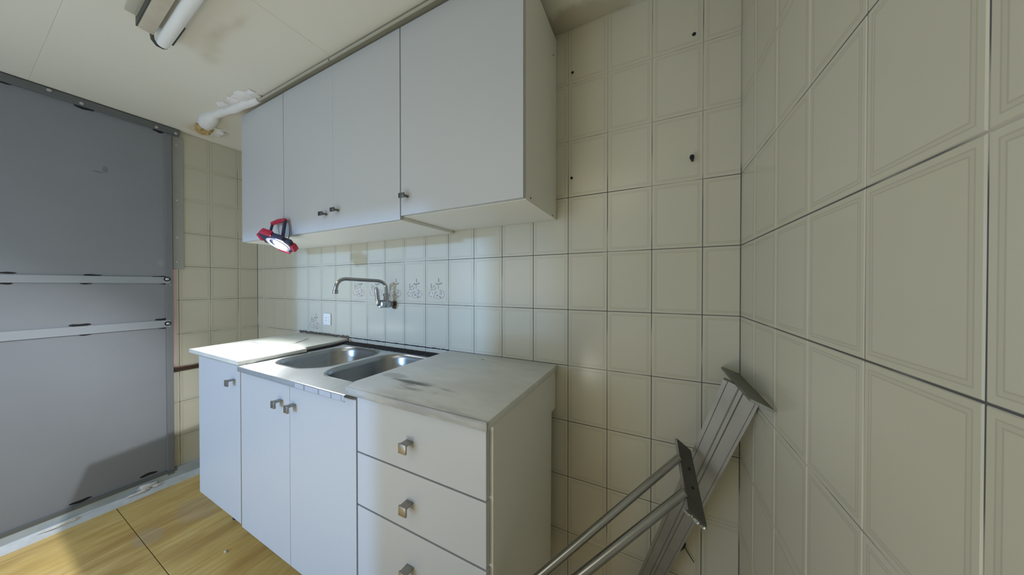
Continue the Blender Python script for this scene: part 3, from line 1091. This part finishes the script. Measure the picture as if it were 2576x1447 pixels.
mb = MB()
mb.prism([(fx0, sx(fx0) - .055, ZC - .0005), (fx1, sx(fx1) - .055, ZC - .0005), (fx1, sx(fx1) - .01, ZC - .0005), (fx0, sx(fx0) - .01, ZC - .0005)], (0, 0, -.010), bevel=.002)
mb.build('base_plate', 'olive_lip', fl, True)
mb = MB()
mb.prism([(fx0 - .02, sx(fx0) - .022, ZC - .0005), (fx1, sx(fx1) - .022, ZC - .0005), (fx1, sx(fx1) + .018, ZC - .0005), (fx0 - .02, sx(fx0) + .018, ZC - .0005)], (0, 0, -.040), bevel=.004)
mb.build('housing', 'batten', fl, True)
mb = MB()
mb.prism([(fx0 - .02, sx(fx0) - .026, ZC - .0005), (fx1, sx(fx1) - .026, ZC - .0005), (fx1, sx(fx1) - .022, ZC - .0005), (fx0 - .02, sx(fx0) - .022, ZC - .0005)], (0, 0, -.036))
mb.build('housing_seam', 'batten_dark', fl, True)
MB().tube([(fx0 - .045, sx(fx0) + .046, ZC - .040), (fx0 - .043, sx(fx0) + .046, ZC - .040), (fx1, sx(fx1) + .046, ZC - .040)], [.016, .019, .019], 20).build('lamp_tube', 'tube', fl, True)
MB().tube([(fx0 - .02, sx(fx0) + .012, ZC - .030), (fx0 - .044, sx(fx0) + .020, ZC - .044), (fx0 - .058, sx(fx0) + .034, ZC - .050), (fx0 - .062, sx(fx0) + .050, ZC - .048), (fx0 - .058, sx(fx0) + .060, ZC - .042)], .0055, 8).build('lamp_holder', 'batten_dark', fl, True)
MB().tube([(fx0 - .03, sx(fx0) + .069, ZC - .035), (fx0 + .12, sx(fx0 + .12) + .069, ZC - .030)], .003, 6).build('wire', 'batten_dark', fl, True)

# ------------------------------------------------------------------ leaning metal pieces at right
post = empty('metal_post', (-.353, -.05, 0), 'dull aluminium channel post leaning into the right corner, flat end plate on top', 'post')
T = Vector((-.032, -.158, 1.000))
Lw = Vector((-.248, -.080, .325))
ax = (T - Lw).normalized()
foot = T - ax * (T.z - .004) / ax.z
vw = (Vector(cam.location) - (T + Lw) / 2).normalized()
wv = ax.cross(vw).normalized()
nv = wv.cross(ax).normalized()
if nv.dot(vw) < 0:
    nv = -nv
hw = .0525


def pl(a, s, c):
    k = .51 + .31 * a
    return foot + ax * a + wv * s * k + nv * c


LEN = (T - foot).length
prof = [(-hw, -.012), (-hw, .012), (-hw + .012, .012), (-hw + .014, .0095), (-.010, .0095), (-.005, .0125), (.005, .0125), (.009, .0095), (hw - .010, .0095), (hw - .008, .012), (hw, .012), (hw, -.012)]
mb = MB()
r0 = [mb.bm.verts.new(pl(.012, s, c)) for s, c in prof]
r1 = [mb.bm.verts.new(pl(LEN + .010, s, c)) for s, c in prof]
for i in range(len(prof)):
    j = (i + 1) % len(prof)
    mb.bm.faces.new((r0[i], r0[j], r1[j], r1[i]))
mb.bm.faces.new(r0[::-1])
mb.bm.faces.new(r1)
mb.build('channel', 'alu', post)
A, B, Cc, D = Vector((-.0497, -.0095, 1.0244)), Vector((-.0045, -.0125, 1.0090)), Vector((-.0045, -.3055, 1.0085)), Vector((-.0439, -.289, 1.0220))
nn = (B - A).cross(D - A).normalized()
if nn.z > 0:
    nn = -nn
MB().prism([A, B, Cc, D], nn * .007, bevel=.0008).build('end_plate', 'plate_a', post)

tl = empty('twin_tube_leg', (-1.25, -1.11, 0), 'pair of chrome tubes joined by a dark iron plate, leaning against the aluminium post', 'leg')
P = [Vector((-.1827, -.1587, .8332)), Vector((-.1476, -.1582, .8066)), Vector((-.126, -.288, .6903)), Vector((-.1656, -.2907, .7206))]
nb = (P[1] - P[0]).cross(P[3] - P[0]).normalized()
if nb.dot(Vector(cam.location) - P[0]) > 0:
    nb = -nb
MB().prism(P, nb * .008, bevel=.0006).build('foot_plate', 'plate', tl)
mb = MB()
pe = [P[0] + nb * .0002, P[3] + nb * .0002]
off = (P[0] - P[1]).normalized() * .002
mb.prism([P[0] + off * .2, P[3] + off * .2, P[3] + off + nb * .008, P[0] + off + nb * .008], off * .5)
mb.build('plate_edge', 'plate_edge', tl)
for i, f in enumerate((.36, .62)):
    c = P[0].lerp(P[3], f).lerp(P[1].lerp(P[2], f), .55)
    MB().tube([c - nb * .0004, c - nb * .0012], .0035, 8).build('screw_hole', 'scorch', tl)
mb = MB()
for i in range(7):
    c = P[3].lerp(P[2], i / 6) + nb * .010 + Vector((0, 0, -.002))
    mb.blob(c, (.007, .006, .005), seed=i, amp=.5, sub=1)
mb.build('weld_bead', 'bolt', tl, True)
for (s, e, r) in (((-.1885, -.2066, .7932), (-1.281, -1.159, 0.0), .0098), ((-.1815, -.2705, .7381), (-1.234, -1.078, 0.0), .0115)):
    s, e = Vector(s), Vector(e)
    dd = (e - s).normalized()
    s = s - dd * .012
    MB().tube([s, s.lerp(e, .5), e], r, 18).build('tube', 'tube_chrome', tl, True)

# ------------------------------------------------------------------ small debris
tag(MB().blob((-2.085, -.520, .004), (.010, .006, .004), seed=2, amp=.5, sub=2).build('plaster_crumb', 'crumb', None, True),
    'small pale plaster crumb on the yellow floor before the sink cabinet', 'crumb')
